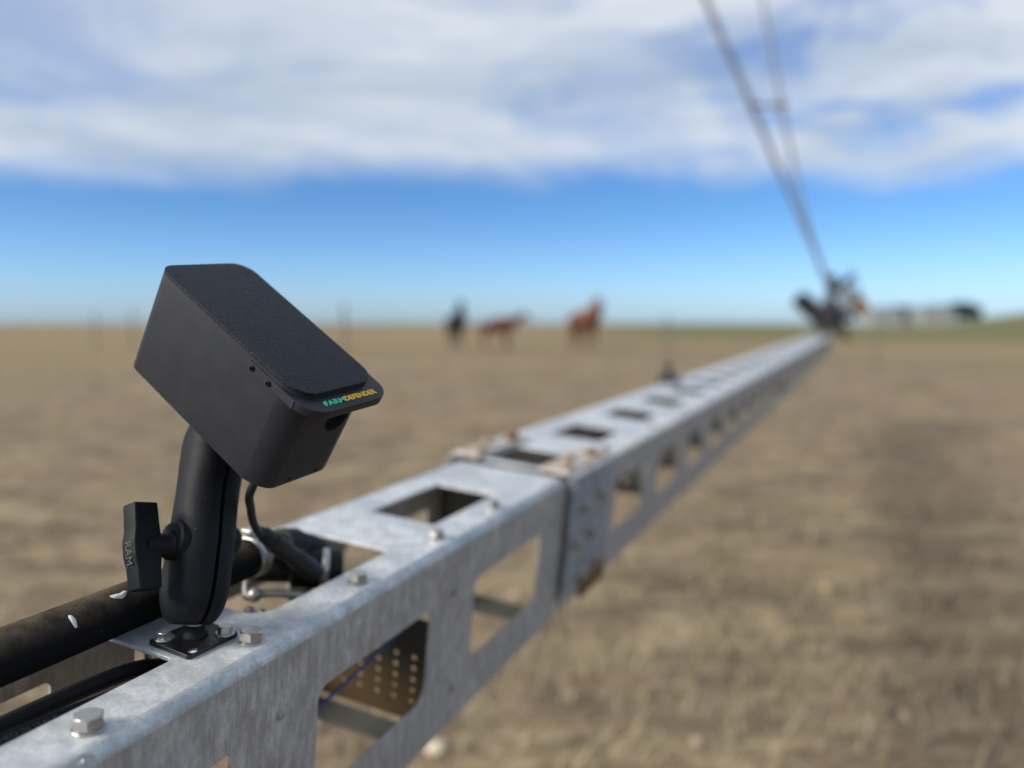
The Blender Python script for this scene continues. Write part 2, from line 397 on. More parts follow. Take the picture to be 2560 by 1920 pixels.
# denser in front of the camera
az = az - .62 * np.sin(az); az = np.sort(az)
rad = np.concatenate([[0.15], .35 * (2600 / .35) ** (np.linspace(0, 1, nr - 1))])
A, Rr = np.meshgrid(az, rad); X = Rr * np.sin(A); Y = Rr * np.cos(A); Z = gz(X, Y)
V = np.stack([X, Y, Z], -1).reshape(-1, 3)
idx = np.arange(nr * na).reshape(nr, na); nx = np.roll(idx, -1, 1)
Fq = np.stack([idx[:-1], nx[:-1], nx[1:], idx[1:]], -1).reshape(-1, 4)
me = bpy.data.meshes.new('ground'); c0 = len(V)
V = np.vstack([V, [[0, 0, float(gz(0, .01))]]])
me.from_pydata(V.tolist(), [], Fq.tolist() + [[int(nx[0, i]), int(idx[0, i]), c0] for i in range(na)])
def ground_b(t, b):
    ge = N(t, 'ShaderNodeNewGeometry'); v = ge.outputs['Position']
    def rows(sx, sy, d, r, di=0.):
        mp = N(t, 'ShaderNodeMapping'); mp.inputs['Rotation'].default_value = (0, 0, R_(-9)); mp.inputs['Scale'].default_value = (sx, sy, 1)
        t.links.new(v, mp.inputs[0]); return noise(t, mp.outputs[0], 1.0, d, r, di)
    big = rows(.22, .6, 4, .55); mid = rows(1.2, 4.4, 5, .62, .3); sm = rows(4.5, 13, 6, .68, .3); tiny = noise(t, v, 45, 4, .7)
    c = mixc(t, maprange(t, mid, .34, .66), (0.138, 0.103, 0.069), (0.305, 0.246, 0.156))
    c = mixc(t, maprange(t, big, .42, .66, 0, .55), c, (0.270, 0.195, 0.135))
    c = mixc(t, maprange(t, sm, .50, .68, 0, .70), c, (0.105, 0.080, 0.056))
    c = mixc(t, maprange(t, sm, .46, .30, 0, .60), c, (0.36, 0.30, 0.19))
    c = mixc(t, maprange(t, tiny, .55, .7, 0, .35), c, (.09, .07, .05))
    blot = noise(t, v, 2.6, 6, .72, .6)
    c = mixc(t, maprange(t, blot, .50, .66, 0, .45), c, (.105, .085, .066)); c = mixc(t, maprange(t, blot, .46, .32, 0, .40), c, (.36, .30, .21))
    s = N(t, 'ShaderNodeSeparateXYZ'); t.links.new(v, s.inputs[0])
    dist = N(t, 'ShaderNodeVectorMath', operation='LENGTH'); t.links.new(v, dist.inputs[0]); d = dist.outputs['Value']
    c = mixc(t, 1.0, c, (1.05, 1.02, .98), 'MULTIPLY')
    far = maprange(t, d, 11, 34)
    wide = rows(.03, .13, 3, .5)
    cf = mixc(t, maprange(t, wide, .4, .6), (0.200, 0.152, 0.084), (0.280, 0.210, 0.107))
    c = mixc(t, math_n(t, 'MULTIPLY', far, .72), c, cf)
    side = math_n(t, 'DIVIDE', s.outputs[0], math_n(t, 'MAXIMUM', s.outputs[1], 1.0))
    gm = math_n(t, 'MULTIPLY', maprange(t, side, .02, .25), maprange(t, d, 38, 75))
    c = mixc(t, math_n(t, 'MULTIPLY', gm, .85), c, (0.135, 0.132, 0.055))
    t.links.new(c, b.inputs['Base Color'])
    bump(t, b, math_n(t, 'ADD', sm, math_n(t, 'MULTIPLY', tiny, .4)), .6, .05)
GROUND = mat('dry_pasture', (.2, .16, .11), .95, 0, .15, ground_b)
g = obj('ground', me, GROUND, smooth=True); g['kind'] = 'structure'

# dry grass and straw litter, uncountable
STRAW = mat('dry_straw', (.38, .31, .19), .9, 0, .15)
STRAW_D = mat('dead_stalks', (.13, .105, .075), .9, 0, .15)
nb = 52000
th = R_(-42) + rng.random(nb) * R_(84); rr = 1.0 + 14 * rng.random(nb) ** 1.35
bx = rr * np.sin(th); by = rr * np.cos(th)
keep = vnoise(bx * 1.1, by * 1.1, 9) * .6 + vnoise(bx * 4, by * 4, 10) * .6 > rng.random(nb) * .9
bx, by = bx[keep], by[keep]; nb = len(bx); bz = gz(bx, by)
dirn = rng.random(nb) * 2 * math.pi; ln = .04 + .09 * rng.random(nb); tilt = rng.random(nb) ** 2 * 1.1
wd = .002 + .003 * rng.random(nb)
dx = np.cos(dirn) * np.cos(tilt) * ln; dy = np.sin(dirn) * np.cos(tilt) * ln; dz = np.sin(tilt) * ln
px_, py_ = -np.sin(dirn) * wd, np.cos(dirn) * wd
P0 = np.stack([bx - px_, by - py_, bz - .004], -1); P1 = np.stack([bx + px_, by + py_, bz - .004], -1); P2 = np.stack([bx + dx, by + dy, bz + dz + .004], -1)
V = np.stack([P0, P1, P2], 1).reshape(-1, 3)
me = bpy.data.meshes.new('dry_grass'); me.from_pydata(V.tolist(), [], np.arange(nb * 3).reshape(-1, 3).tolist())
me.materials.append(STRAW); me.materials.append(STRAW_D)
me.polygons.foreach_set('material_index', (rng.random(nb) < .4).astype(np.int32))
o = bpy.data.objects.new('dry_grass', me); COL.objects.link(o); tag(o, 'short dry straw and dead stalks scattered over the bare pasture', 'grass', kind='stuff')
# gravel and clods, uncountable
def rock_bm(r, seed, flat=.6):
    rnd = random.Random(seed); b = bmesh.new(); bmesh.ops.create_icosphere(b, subdivisions=2, radius=r)
    for v in b.verts: v.co *= 1 + .22 * (rnd.random() - .5); v.co.z *= flat
    return b
def pebble_b(t, b):
    ge = N(t, 'ShaderNodeNewGeometry')
    cr = N(t, 'ShaderNodeValToRGB'); t.links.new(ge.outputs['Random Per Island'], cr.inputs[0])
    e = cr.color_ramp.elements; e[0].color = (.09, .07, .05, 1); e[1].color = (.30, .24, .17, 1)
    x = cr.color_ramp.elements.new(.7); x.color = (.19, .15, .115, 1)
    t.links.new(cr.outputs[0], b.inputs['Base Color'])
PEB = mat('earth_clods', (.2, .16, .12), .95, 0, .2, pebble_b)
bm = bmesh.new(); nb = 1900
for i in range(nb):
    t_ = R_(-42 + 84 * random.random()); q = 1.3 + 12 * random.random() ** 1.3
    x, y = q * math.sin(t_), q * math.cos(t_); s = .005 + .012 * random.random() ** 3
    b2 = bmesh.new(); bmesh.ops.create_icosphere(b2, subdivisions=1, radius=s)
    for v in b2.verts: v.co *= 1 + .4 * (random.random() - .5)
    merge(bm, b2, translate(x, y, float(gz(x, y)) + s * .2))
o = obj('gravel', bm, PEB); tag(o, 'small clods and pebbles lying loose on the bare pasture', 'gravel', kind='stuff')
PALE = mat('pale_stone', (.60, .51, .37), .8); PINK = mat('pinkish_stone', (.36, .27, .20), .85)
for (px, py, d, s, m, lab) in [
    (1092, 1882, 0, .030, PALE, 'pale cream stone beside the near beam, at the bottom edge of the view'),
    (2264, 1812, 0, .022, PINK, 'pinkish stone nearest the bottom right corner'),
    (1742, 1882, 0, .020, PINK, 'small brownish stone right of the beam, near the bottom edge'),
    (2066, 1480, 0, .026, mat('ochre_stone', (.5, .34, .15), .8), 'ochre yellow stone on the ground half way up the right side'),
    (1290, 1490, 0, .028, PINK, 'small stone seen through the second side cutout of the near beam')]:
    dr = at(px, py, 1.0) - CAMP; k = (CAM_H + .0) / -dr.z; p = CAMP + dr * k
    o = obj('stone', rock_bm(s, px), m, smooth=True); o.location = (p.x, p.y, float(gz(p.x, p.y)) + s * .3)
    tag(o, lab, 'stone', 'stones lying on the pasture')

# ------------------------------------------------------------------ beams
T = .003; RB = .008; HS = .199
def channel_bm(u1, W, v0, v1, top_holes, side_holes, small_top=(), small_side=(), left_solid=False):
    "folded channel open at the bottom; right top corner at u=u1; returns bmesh with material 0 top, 1 sides"
    u0 = u1 - W; bm = bmesh.new(); n0 = 0
    b = curve_mesh([[(u0 + RB, v0), (u1 - RB, v0), (u1 - RB, v1), (u0 + RB, v1)]] + top_holes + list(small_top), T, .0006)
    merge(bm, b, translate(0, 0, -T / 2)); 
    for f in bm.faces: f.material_index = 0
    for sgn, uu in ((1, u1), (-1, u0)):
        n0 = len(bm.faces)
        # panel in (v, w) plane
        b = curve_mesh([[(v0, -HS), (v1, -HS), (v1, -RB), (v0, -RB)]] + ([] if (left_solid and sgn < 0) else side_holes) + (list(small_side)), T, .0006)
        mt = Matrix(((0, 0, 1, uu - sgn * T / 2), (1, 0, 0, 0), (0, 1, 0, 0), (0, 0, 0, 1)))
        merge(bm, b, mt)
        bm.faces.ensure_lookup_table()
        for f in bm.faces[n0:]: f.material_index = 1
        # bend
        n0 = len(bm.faces); K = 10; rows = []
        for rr_ in (RB, RB - T):
            row = []
            for i in range(K + 1):
                a = math.pi / 2 * i / K; x = uu - sgn * RB + sgn * rr_ * math.sin(a); z = -RB + rr_ * math.cos(a)
                row.append([bm.verts.new((x, v0, z)), bm.verts.new((x, v1, z))])
            rows.append(row)
        for row in rows:
            for a_, c_ in zip(row, row[1:]):
                f = bm.faces.new((a_[0], a_[1], c_[1], c_[0])); f.smooth = True
        for e in (0, 1):
            for i in range(K): bm.faces.new((rows[0][i][e], rows[0][i + 1][e], rows[1][i + 1][e], rows[1][i][e]))
        # return lip at the bottom
        merge(bm, box_bm(.014, v1 - v0, T, uu - sgn * (.007 + T + .0003), (v0 + v1) / 2, -HS + T / 2 + .0004, .0005))
        bm.faces.ensure_lookup_table()
        for f in bm.faces[n0:]: f.material_index = 1 if f.calc_center_median().z < -RB else 0
    return bm
def hexbolt(parent, pos, af, hh, wr, wt=.0016, washer2=False, rotz=0., m=STAIN, mtx=None, detail=True):
    "hexagon head bolt on +z of mtx; returns the head object with its washer as child"
    mt = (mtx or Matrix()) @ translate(*pos) @ Matrix.Rotation(rotz, 4, 'Z')
    b = bmesh.new(); rc = af / math.sqrt(3)
    z0 = wt * (2 if washer2 else 1)
    # head: hexagon prism cut by a 30 degree cone
    n = 48; rings = []
    def hexr(a): return (af / 2) / math.cos((a % (math.pi / 3)) - math.pi / 6)
    for k in range(4):
        ring = []
        for i in range(n):
            a = 2 * math.pi * i / n; rh = hexr(a)
            if k == 0: r, z = rh, 0
            elif k == 1: r, z = rh, hh - max(0, (rh - af / 2 * .96)) * .58 - .0002
            elif k == 2: r, z = af / 2 * .95, hh
            else: r, z = af / 2 * .90, hh
            ring.append(b.verts.new((r * math.cos(a), r * math.sin(a), z0 + z)))
        rings.append(ring)
    for a_, c_ in zip(rings, rings[1:]):
        for i in range(n): b.faces.new((a_[i], a_[(i + 1) % n], c_[(i + 1) % n], c_[i]))
    b.faces.new(rings[-1]); b.faces.new(rings[0][::-1])
    h = obj('bolt', b, m, parent, mtx=mt); smooth_by_angle(h, 22)
    w = lathe_bm([(.0, 0), (wr - .0003, 0), (wr, .0003), (wr, wt - .0004), (wr - .0004, wt), (.0, wt)], 40)
    if washer2: merge(w, lathe_bm([(wr * .86, wt + .0001), (wr * .88, wt * 1.2), (wr * .88, wt * 1.9), (wr * .84, wt * 2), (0, wt * 2)], 40))
    wo = obj('washer', w, m, h); smooth_by_angle(wo, 30)
    return h

U1 = -.323; W1 = .1705
topA = rrect(-.4500, .150, -.3660, .3530, (.004, .004, .004, .004))
topB = rrect(-.4530, .4300, -.3640, .6070, (.018, .020, .006, .018))
topC = rrect(-.4485, .7030, -.3690, .8570, .004)
topZ = [rrect(-.4500, a, -.3660, a + .175, .004) for a in (-.13, -.41)]
side = [rrect(a, -.1455, b_, -.0545, (.013, .017, .006, .011)) for a, b_ in ((-.38, -.19), (-.10, .085), (.175, .3620), (.4520, .6240), (.7200, .9130))]
sm_side = [circ(.4065, -.048, .0035), circ(.4065, -.155, .0035)]
beam = thing('steel_beam', 'near galvanised steel channel beam with square cutouts, carrying the black sensor box on its arm', 'steel beam', F1)
ch = obj('channel', channel_bm(U1, W1, -.62, .9985, [topA, topB, topC] + topZ, side, small_side=[]), [GALV, GALV_SIDE], beam)
# near edge strip line: burr left along the inner edge of the first cutout
for k, (v, u) in enumerate(((.2748, -.3431), (.3979, -.3425), (.5268, -.3438), (.667, -.3461), (.8053, -.347), (.1435, -.3431), (.012, -.3431))):
    hexbolt(beam, (u, v, 0), .0142, .0058, .0086, .0014, True, rotz=.30 + k * .9)
MR = Matrix(((0, 0, 1, 0), (0, 1, 0, 0), (-1, 0, 0, 0), (0, 0, 0, 1)))      # z axis of the bolt onto +u
for k, (v, w, s) in enumerate(((.4072, -.0524, .55), (.670, -.0514, .8), (.6817, -.1582, .8), (.955, -.051, .8), (.4072, -.158, .55))):
    hexbolt(beam, (0, 0, 0), .0095 * s, .0035 * s, .0055 * s, .0008, rotz=k, m=STAIN_D, mtx=translate(U1 + .0002, v, w) @ MR)
# perforated cross plate inside, bolted between the cutouts
hol = [circ(u, w, .0029, 12) for u in (-.454, -.433, -.412, -.391, -.371, -.350) for w in (-.119, -.1305, -.142, -.1535, -.165)] + [circ(-.372, -.098, .0032, 12)]
b = curve_mesh([rrect(U1 - W1 + .006, -.185, U1 - .006, -.078, .004)] + hol, .0025)
obj('perforated_plate', b, BULK, beam, mtx=translate(0, .6460, 0) @ Matrix.Rotation(math.pi / 2, 4, 'X'))
# cross straps below
STRAP_M = mat('oxidised_steel', (.085, .088, .078), .7, 0, .3)
for v, wv in ((.6280, .034), (.962, .052), (.10, .034)):
    obj('cross_strap', box_bm(W1 - .012, wv, .0035, U1 - W1 / 2, v, -HS + .0065, .0006), STRAP_M, beam)

beam2 = thing('steel_beam', 'far galvanised steel channel beam running on from the bolted joint towards the drive unit', 'steel beam', F2)
W2 = .196; L2 = 8.2
tops = [rrect(-.1380, -.004, -.0560, .130, .004)]; sds = []
k = 0
while .27 + .29 * k < L2 - .3:
    tops.append(rrect(-.1400, .272 + .29 * k, -.0520, .272 + .29 * k + .140, .004, 4))
    sds.append(rrect(.237 + .29 * k, -.142, .237 + .29 * k + .188, -.052, (.02, .02, .008, .012), 4)); k += 1
obj('channel', channel_bm(0, W2, .006, L2, tops[1:] + [rrect(-.1400, .022, -.0520, .130, .004)], sds, left_solid=True), [GALV, GALV_SIDE], beam2)
for kk in range(9):
    hexbolt(beam2, (-.022, .215 + .29 * kk, 0), .0142, .0058, .0086, .0014, True, rotz=kk, m=STAIN_D)
for q in range(k):
    b = curve_mesh([rrect(-W2 + .006, -.128, -.006, -.040, .004, 4)] + [circ(u, w, .006, 10) for u in (-.15, -.098, -.046) for w in (-.065, -.105)], .0025)
    obj('bulkhead', b, STRAP_M, beam2, mtx=translate(0, .456 + .29 * q, 0) @ Matrix.Rotation(math.pi / 2, 4, 'X'))
# splice between the two beams
sp = thing('splice_joint', 'dusty bolted splice plates and brackets where the near beam meets the far beam', 'joint', F2)
def rp_b(t, b):
    v = coords(t); n = noise(t, v, 22, 6, .7, .5); n2 = noise(t, v, 90, 5, .7)
    c = mixc(t, maprange(t, n2, .35, .65), (.20, .22, .25), (.33, .36, .39)); c = mixc(t, maprange(t, n, .54, .66, 0, .8), c, (.15, .095, .055))
    t.links.new(c, b.inputs['Base Color'])
RPLATE = mat('rust_spotted_plate', (.3, .3, .3), .6, .1, .3, rp_b)
obj('side_plate', box_bm(.004, .175, .158, .0046, .090, -.090, .0012), RPLATE, sp)
obj('side_plate', box_bm(.004, .175, .150, -W2 - .0046, .090, -.086, .0012), GALV_SIDE, sp)
obj('top_bracket', box_bm(.046, .185, .005, -.0255, .092, .0028, .001), GALV_DUST, sp)
obj('top_bracket', box_bm(.040, .185, .005, -.1640, .092, .0028, .001), GALV_DUST, sp)
for (v, w) in ((.055, -.050), (.128, -.046), (.060, -.155), (.125, -.152), (.03, -.10), (.095, -.10)):
    hexbolt(sp, (0, 0, 0), .017, .008, .0115, .002, rotz=v * 9, m=STAIN_D, mtx=translate(.0068, v, w) @ MR)
for (u, v) in ((-.018, .03), (-.034, .08), (-.018, .14), (-.158, .03), (-.172, .08), (-.158, .14), (-.165, .165)):
    hexbolt(sp, (u, v, .0055), .015, .007, .010, .0015, rotz=v * 30, m=RUST if v > .1 else TAN)
obj('rusty_gusset', box_bm(.006, .11, .036, .003, .140, -.188, .001), RUST, sp)
obj('gap_blocker', box_bm(.002, .16, .17, -.0062, .02, -.098, .0005), GALV_SIDE, sp)  # this sheet and the next are added behind the joint to darken its gap
obj('gap_blocker', box_bm(.002, .16, .17, -W1 + .0130, .02, -.098, .0005), STRAP_M, sp)
# clamp on the left edge further along
cl = thing('edge_clamp', 'small black clamp on the left edge of the far beam', 'clamp', F2 @ translate(-.196, 1.37, 0))
b = box_bm(.05, .09, .020, .005, 0, .012, .004); merge(b, box_bm(.020, .05, .06, -.012, 0, -.016, .004)); obj('jaw', b, DARK_MACH, cl)
obj('screw', lathe_bm([(0, .022), (.009, .022), (.009, .045), (.014, .047), (.014, .055), (0, .055)], 16), DARK_MACH, cl)

# ------------------------------------------------------------------ ball mount
PLC = (-.3737, .3786); PT = .0030
mount = thing('ball_mount', 'black double-ball arm with a T-handle knob, bolted upright to the near beam', 'mount', F1 @ translate(PLC[0], PLC[1], 0))
MI = mount.matrix_world.inverted()
b = curve_mesh([rrect(-.0187, -.0214, .0187, .0214, .0022), circ(.0150, -.0148, .0031, 24), circ(-.0135, .0135, .0031, 24)], PT, .0005, 2)
bp = obj('base_plate', b, PLATE, mount, mtx=translate(0, 0, PT / 2 + .0003) @ Matrix.Rotation(R_(-3), 4, 'Z'))
hexbolt(mount, (-.0128, -.0134, PT + .0004), .0085, .0042, .0066, .0012, rotz=.2)
hexbolt(mount, (.0140, .0132, PT + .0004), .0085, .0048, .0064, .0012, rotz=.75)
obj('lit_hole_disc', lathe_bm([(0, .0020), (.0030, .0020), (.0030, .0004), (0, .0004)], 24), mat('pale_lit_zinc', (.75, .75, .74), .5, .1), mount, mtx=translate(.0142, -.0156, 0))  # added bright disc, coloured like lit galvanised steel seen through the hole
# points in world
PB = B1(-.3765, .3795, .0290); PTOP = FB @ Vector((.0655, .035, -.1070))
ax = (PTOP - PB).normalized()
clampd = Vector((-.54, -.84, -.05)); clampd = (clampd - ax * clampd.dot(ax)).normalized(); nn = clampd.cross(ax).normalized()
FA = Matrix((nn, clampd, ax)).transposed().to_4x4(); FA.translation = PB      # x=n, y=clamp, z=arm axis
LA = (PTOP - PB).length; FAm = MI @ FA
upw = M1 @ Vector((0, 0, 1))
st = lathe_bm([(0, 0), (.0088, 0), (.0088, .0012), (.0070, .0030), (.0063, .0062), (.0062, .0090), (.0062, .015)], 32)
obj('ball_stem', st, RUBBER, mount, smooth=True, mtx=translate(-.001, .0012, PT))
obj('stem_ring', lathe_bm([(.0063, .0093), (.0074, .0094), (.0077, .0100), (.0074, .0107), (.0063, .0108)], 32), STAIN_D, mount, smooth=True, mtx=translate(-.001, .0012, PT))
for nm, p in (('lower_ball', PB), ('upper_ball', PTOP)):
    b = bmesh.new(); bmesh.ops.create_uvsphere(b, u_segments=32, v_segments=20, radius=.0150)
    obj(nm, b, RUBBER, mount, smooth=True, mtx=MI @ Matrix.Translation(p))
b = tube_bm([PTOP, FB @ Vector((.0655, .035, -.0800))], .0075, 20, k=1); bmesh.ops.transform(b, matrix=MI, verts=b.verts)
obj('upper_stem', b, RUBBER, mount, smooth=True)
KZ_ = .0365
def half_bm(sgn):
    b = bmesh.new(); rows = []; NT, NC = 46, 28
    z0, z1 = -.0170, LA + .0165
    rx, ry = .0205, .0205
    zs = [z0 + (z1 - z0) * (0.5 - 0.5 * math.cos(math.pi * i / NT)) for i in range(NT + 1)]
    for z in zs:
        e = min(z - z0, z1 - z)
        q = .46 + .54 * math.sqrt(max(0, 1 - (1 - min(e / .024, 1)) ** 2))
        mid = 1.0 + .05 * math.exp(-((z - .012) / .018) ** 2) - .10 * math.exp(-((z - LA * .62) / .018) ** 2) + .03 * math.exp(-((z - KZ_) / .012) ** 2)
        row = []
        for j in range(NC + 1):
            a = math.pi * j / NC; ca, sa = math.cos(a), math.sin(a)
            ex = 2 / 2.35
            x = rx * q * mid * (abs(ca) ** ex) * (1 if ca > 0 else -1); y = sgn * (.0014 + (ry - .0014) * q * (abs(sa) ** ex))
            row.append(b.verts.new((x, y, z)))
        rows.append(row)
    for r0, r1 in zip(rows, rows[1:]):
        for j in range(NC): b.faces.new((r0[j], r0[j + 1], r1[j + 1], r1[j]))
        b.faces.new((r0[NC], r0[0], r1[0], r1[NC]))
    b.faces.new(rows[0]); b.faces.new(rows[-1][::-1])
    return b
h1 = obj('clamp_half', half_bm(1), RUBBER, mount, mtx=FAm); smooth_by_angle(h1, 50)
h2 = obj('clamp_half', half_bm(-1), RUBBER, mount, mtx=FAm); smooth_by_angle(h2, 50)
# boss and bolt head on the two sides
KZ = .0365
FK = FAm @ translate(0, 0, KZ) @ Matrix.Rotation(R_(-9), 4, 'X')
obj('boss', lathe_bm([(.0145, .0175), (.0130, .0215), (.0108, .0228), (.0108, .0240), (0, .0240)], 32), RUBBER, mount, smooth=False, mtx=FAm @ translate(0, 0, KZ) @ Matrix.Rotation(-math.pi / 2, 4, 'X'))
obj('bolt_boss', lathe_bm([(.0115, .016), (.0105, .0235), (.0085, .0262), (0, .0266)], 28), RUBBER, mount, smooth=True, mtx=FAm @ translate(0, 0, KZ + .004) @ Matrix.Rotation(math.pi / 2, 4, 'X'))
# knob: T handle on a stem
kn = lathe_bm([(0, .0225), (.0098, .0225), (.0100, .0247), (.0086, .0255), (.0078, .0270), (.0076, .042), (0, .042)], 36)
ko = obj('knob', kn, KNOB, mount, mtx=FK @ Matrix.Rotation(-math.pi / 2, 4, 'X')); smooth_by_angle(ko, 40)
# handle in frame: x=n(width), y=clamp(outwards), z=long axis, tilted slightly
hd = bmesh.new(); prof = [(-.0280, .0120, .0385, .0548), (-.0150, .0122, .0378, .0552), (-.0060, .0128, .0366, .0566), (.0030, .0128, .0362, .0566), (.0110, .0124, .0366, .0550), (.0280, .0122, .0370, .0544)]
rws = []
for z, w, y0, y1 in prof: rws.append([hd.verts.new((s * w / 2, y, z)) for s, y in ((-1, y0), (1, y0), (1, y1), (-1, y1))])
for a_, c_ in zip(rws, rws[1:]):
    for j in range(4): hd.faces.new((a_[j], a_[(j + 1) % 4], c_[(j + 1) % 4], c_[j]))
hd.faces.new(rws[0]); hd.faces.new(rws[-1][::-1]); bmesh.ops.recalc_face_normals(hd, faces=hd.faces)
bevel_bm(hd, .0013, 3, 8)
HM = FK @ translate(0, .042, 0) @ Matrix.Rotation(R_(9), 4, 'Y') @ Matrix.Rotation(R_(8), 4, 'Z') @ translate(0, -.0465, 0)
hnd = obj('handle', hd, KNOB, mount, mtx=HM); smooth_by_angle(hnd, 30)
tb = fit_text('RAM.', 0, .0165, .0062, .00012, 0)
# the word runs down the handle
ob = obj('lettering', tb, KNOB_TXT, hnd)
ob.matrix_local = Matrix(((0, -1, 0, .0030), (0, 0, 1, .05670), (-1, 0, 0, .0030), (0, 0, 0, 1)))

# ------------------------------------------------------------------ sensor box
LX, WY, HZ = .1416, .0706, .0792
boxt = thing('sensor_box', 'black printed plastic sensor box with a hooded front edge, tilted on the ball mount arm', 'sensor box', FB)
def boolean(a, cutters):
    bpy.context.view_layer.update()
    for c in cutters:
        m = a.modifiers.new('b', 'BOOLEAN'); m.operation = 'DIFFERENCE'; m.solver = 'EXACT'; m.object = c
    dg = bpy.context.evaluated_depsgraph_get(); dg.update()
    me = bpy.data.meshes.new_from_object(a.evaluated_get(dg)); a.modifiers.clear(); a.data = me
    for c in cutters: bpy.data.objects.remove(c)
def box_outline(e=0.0, x0=0.0):
    "plan of the box: three rounded corners, the near front one leaves the side at a crease"
    P = rrect(x0, -e, LX + e, WY + e, (.0095, 0, .0150, .0140), 14); k = P.index((LX + e, -e)); arc = []
    for i in range(15):
        t = R_(26 + 64 * i / 14); s0 = math.sin(R_(26)); arc.append((.1252 + (LX + e - .1252) * (math.sin(t) - s0) / (1 - s0), -e + .0146 * (math.cos(R_(26)) - math.cos(t)) / math.cos(R_(26))))
    return P[:k] + arc + P[k + 1:]
outl = box_outline()
b = curve_mesh([outl], HZ - .0002, .0004, 2)
hs = obj('housing', b, PL_HOUSE, boxt); hs.matrix_local = translate(0, 0, -(HZ + .0002) / 2)
c1 = obj('cut', lathe_bm([(0, -.006), (.0102, -.006), (.0102, .02), (0, .02)], 40), BLACK_IN, boxt); c1.matrix_local = frame((LX, .0465, -.0288), (1, 0, 0))
cuts = [c1]
for (y, z) in ((.0253, -.0752), (.0503, -.0759)):
    c2 = obj('cut', lathe_bm([(0, -.002), (.0014, -.002), (.0014, .02), (0, .02)], 16), BLACK_IN, boxt); c2.matrix_local = frame((LX, y, z), (1, 0, 0)); cuts.append(c2)
boolean(hs, cuts); smooth_by_angle(hs, 25)
lens = obj('lens', lathe_bm([(0, .0035), (.0035, .0030), (.0048, .0015), (.0055, .0015), (.0060, 0), (0, 0)], 32), mat('lens_glass', (.01, .01, .012), .08, 0, .8), boxt, smooth=True); lens.matrix_local = frame((LX - .0075, .0465, -.0288), (1, 0, 0))
b = curve_mesh([box_outline(.0001)], .0024, .0003, 2)
lid = obj('lid', b, PL_LID, boxt); lid.matrix_local = translate(0, 0, -.0012); smooth_by_angle(lid, 25)
for (x, y) in ((.0125, .0052), (.1238, .0069), (.1265, .0655), (.0150, .0620)):
    b = bmesh.new(); rows = []
    for i in range(30):
        a = 2 * math.pi * i / 34; rows.append([b.verts.new((r * math.cos(a), r * math.sin(a), z)) for r, z in ((.0021, 0), (.00195, .00012), (.0018, 0))])
    for a_, c_ in zip(rows, rows[1:]):
        for j in range(2): b.faces.new((a_[j], a_[j + 1], c_[j + 1], c_[j]))
    obj('screw_plug', b, BLACK_IN, lid, mtx=translate(x, y, .00122))
# visor plate under the lid
vz0, vz1 = -.0106, -.0045
vo_out = [(.0975, -.0007)] + rrect(.0975, -.0007, .1546, .0757, (0.0001, .0160, .0150, .0001), 14)[1:]
vo_out = rrect(.0975, -.0005, .1546, .0757, (.0008, .0175, .0150, .004), 14)
b = curve_mesh([vo_out], vz1 - vz0, .0006, 2)
vis = obj('visor', b, PL_VISOR, boxt); vis.matrix_local = translate(0, 0, (vz0 + vz1) / 2); smooth_by_angle(vis, 25)
st_ = obj('side_strip', box_bm(.0407, .0016, vz1 - vz0 - .0002, .0975 + .02035, -.0003, (vz0 + vz1) / 2, .0003), PL_HOUSE, boxt)
st2 = obj('strip_end', box_bm(.0006, .0018, vz1 - vz0, .1386, -.0003, (vz0 + vz1) / 2, .0001), mat('scuffed_edge', (.06, .06, .06), .6), boxt)
for x in (.1016, .1172):
    s = obj('screw', lathe_bm([(0, -.001), (.0019, -.001), (.0019, .0007), (.0014, .0012), (.0009, .0012), (.0008, .0004), (0, .0004)], 24), mat('black_oxide', (.012, .012, .012), .3, .6), vis)
    s.matrix_local = frame((x, -.0011, -.0004), (0, -1, 0)); smooth_by_angle(s, 30)
TH = .0030
# text axes: reading +y, letters' up = -x, face up +z
TM = Matrix(((0, -1, 0, .1498), (1, 0, 0, 0), (0, 0, 1, -(vz0 + vz1) / 2 + vz1 + .0003), (0, 0, 0, 1)))
t1 = obj('lettering', fit_text('FARM', .0165, .0342, .0039, .00035, .00002, .00008), GREEN_T, vis, mtx=TM); t1['label'] = 'raised green letters'
t2 = obj('lettering', fit_text('DEFENDER', .0346, .0640, .0039, .00035, .00002, .00008), YELL_T, vis, mtx=TM); t2['label'] = 'raised yellow letters'

# ------------------------------------------------------------------ cable from the box with its connector
cab = thing('signal_cable', 'thin black cable hanging from the sensor box into a thick waterproof connector', 'cable', Matrix.Translation(FB @ Vector((.10, .03, -.08))))
CI = cab.matrix_world.inverted()
def wpts(L): return [CI @ p for p in L]
pts = [FB @ Vector((.112, .040, -.078)), at(628, 1225, .535), at(627, 1270, .550), at(634, 1308, .568), at(650, 1335, .590), at(668, 1352, .605)]
obj('sheath', tube_bm(wpts(pts), .0030, 14), CABLE, cab, smooth=True)
ca, cb_ = at(652, 1330, .595), at(790, 1434, .648)
d = (cb_ - ca); Ln = d.length
b = lathe_bm([(0, -.004), (.0036, -.004), (.0048, .002), (.0062, .004), (.0066, .010), (.0066, .013), (.0078, .0145), (.0080, Ln * .42), (.0072, Ln * .44), (.0072, Ln * .60), (.0083, Ln * .62), (.0085, Ln * .92), (.0080, Ln), (0, Ln)], 28)
co = obj('connector', b, CABLE, cab, mtx=CI @ frame(ca, d)); smooth_by_angle(co, 30)

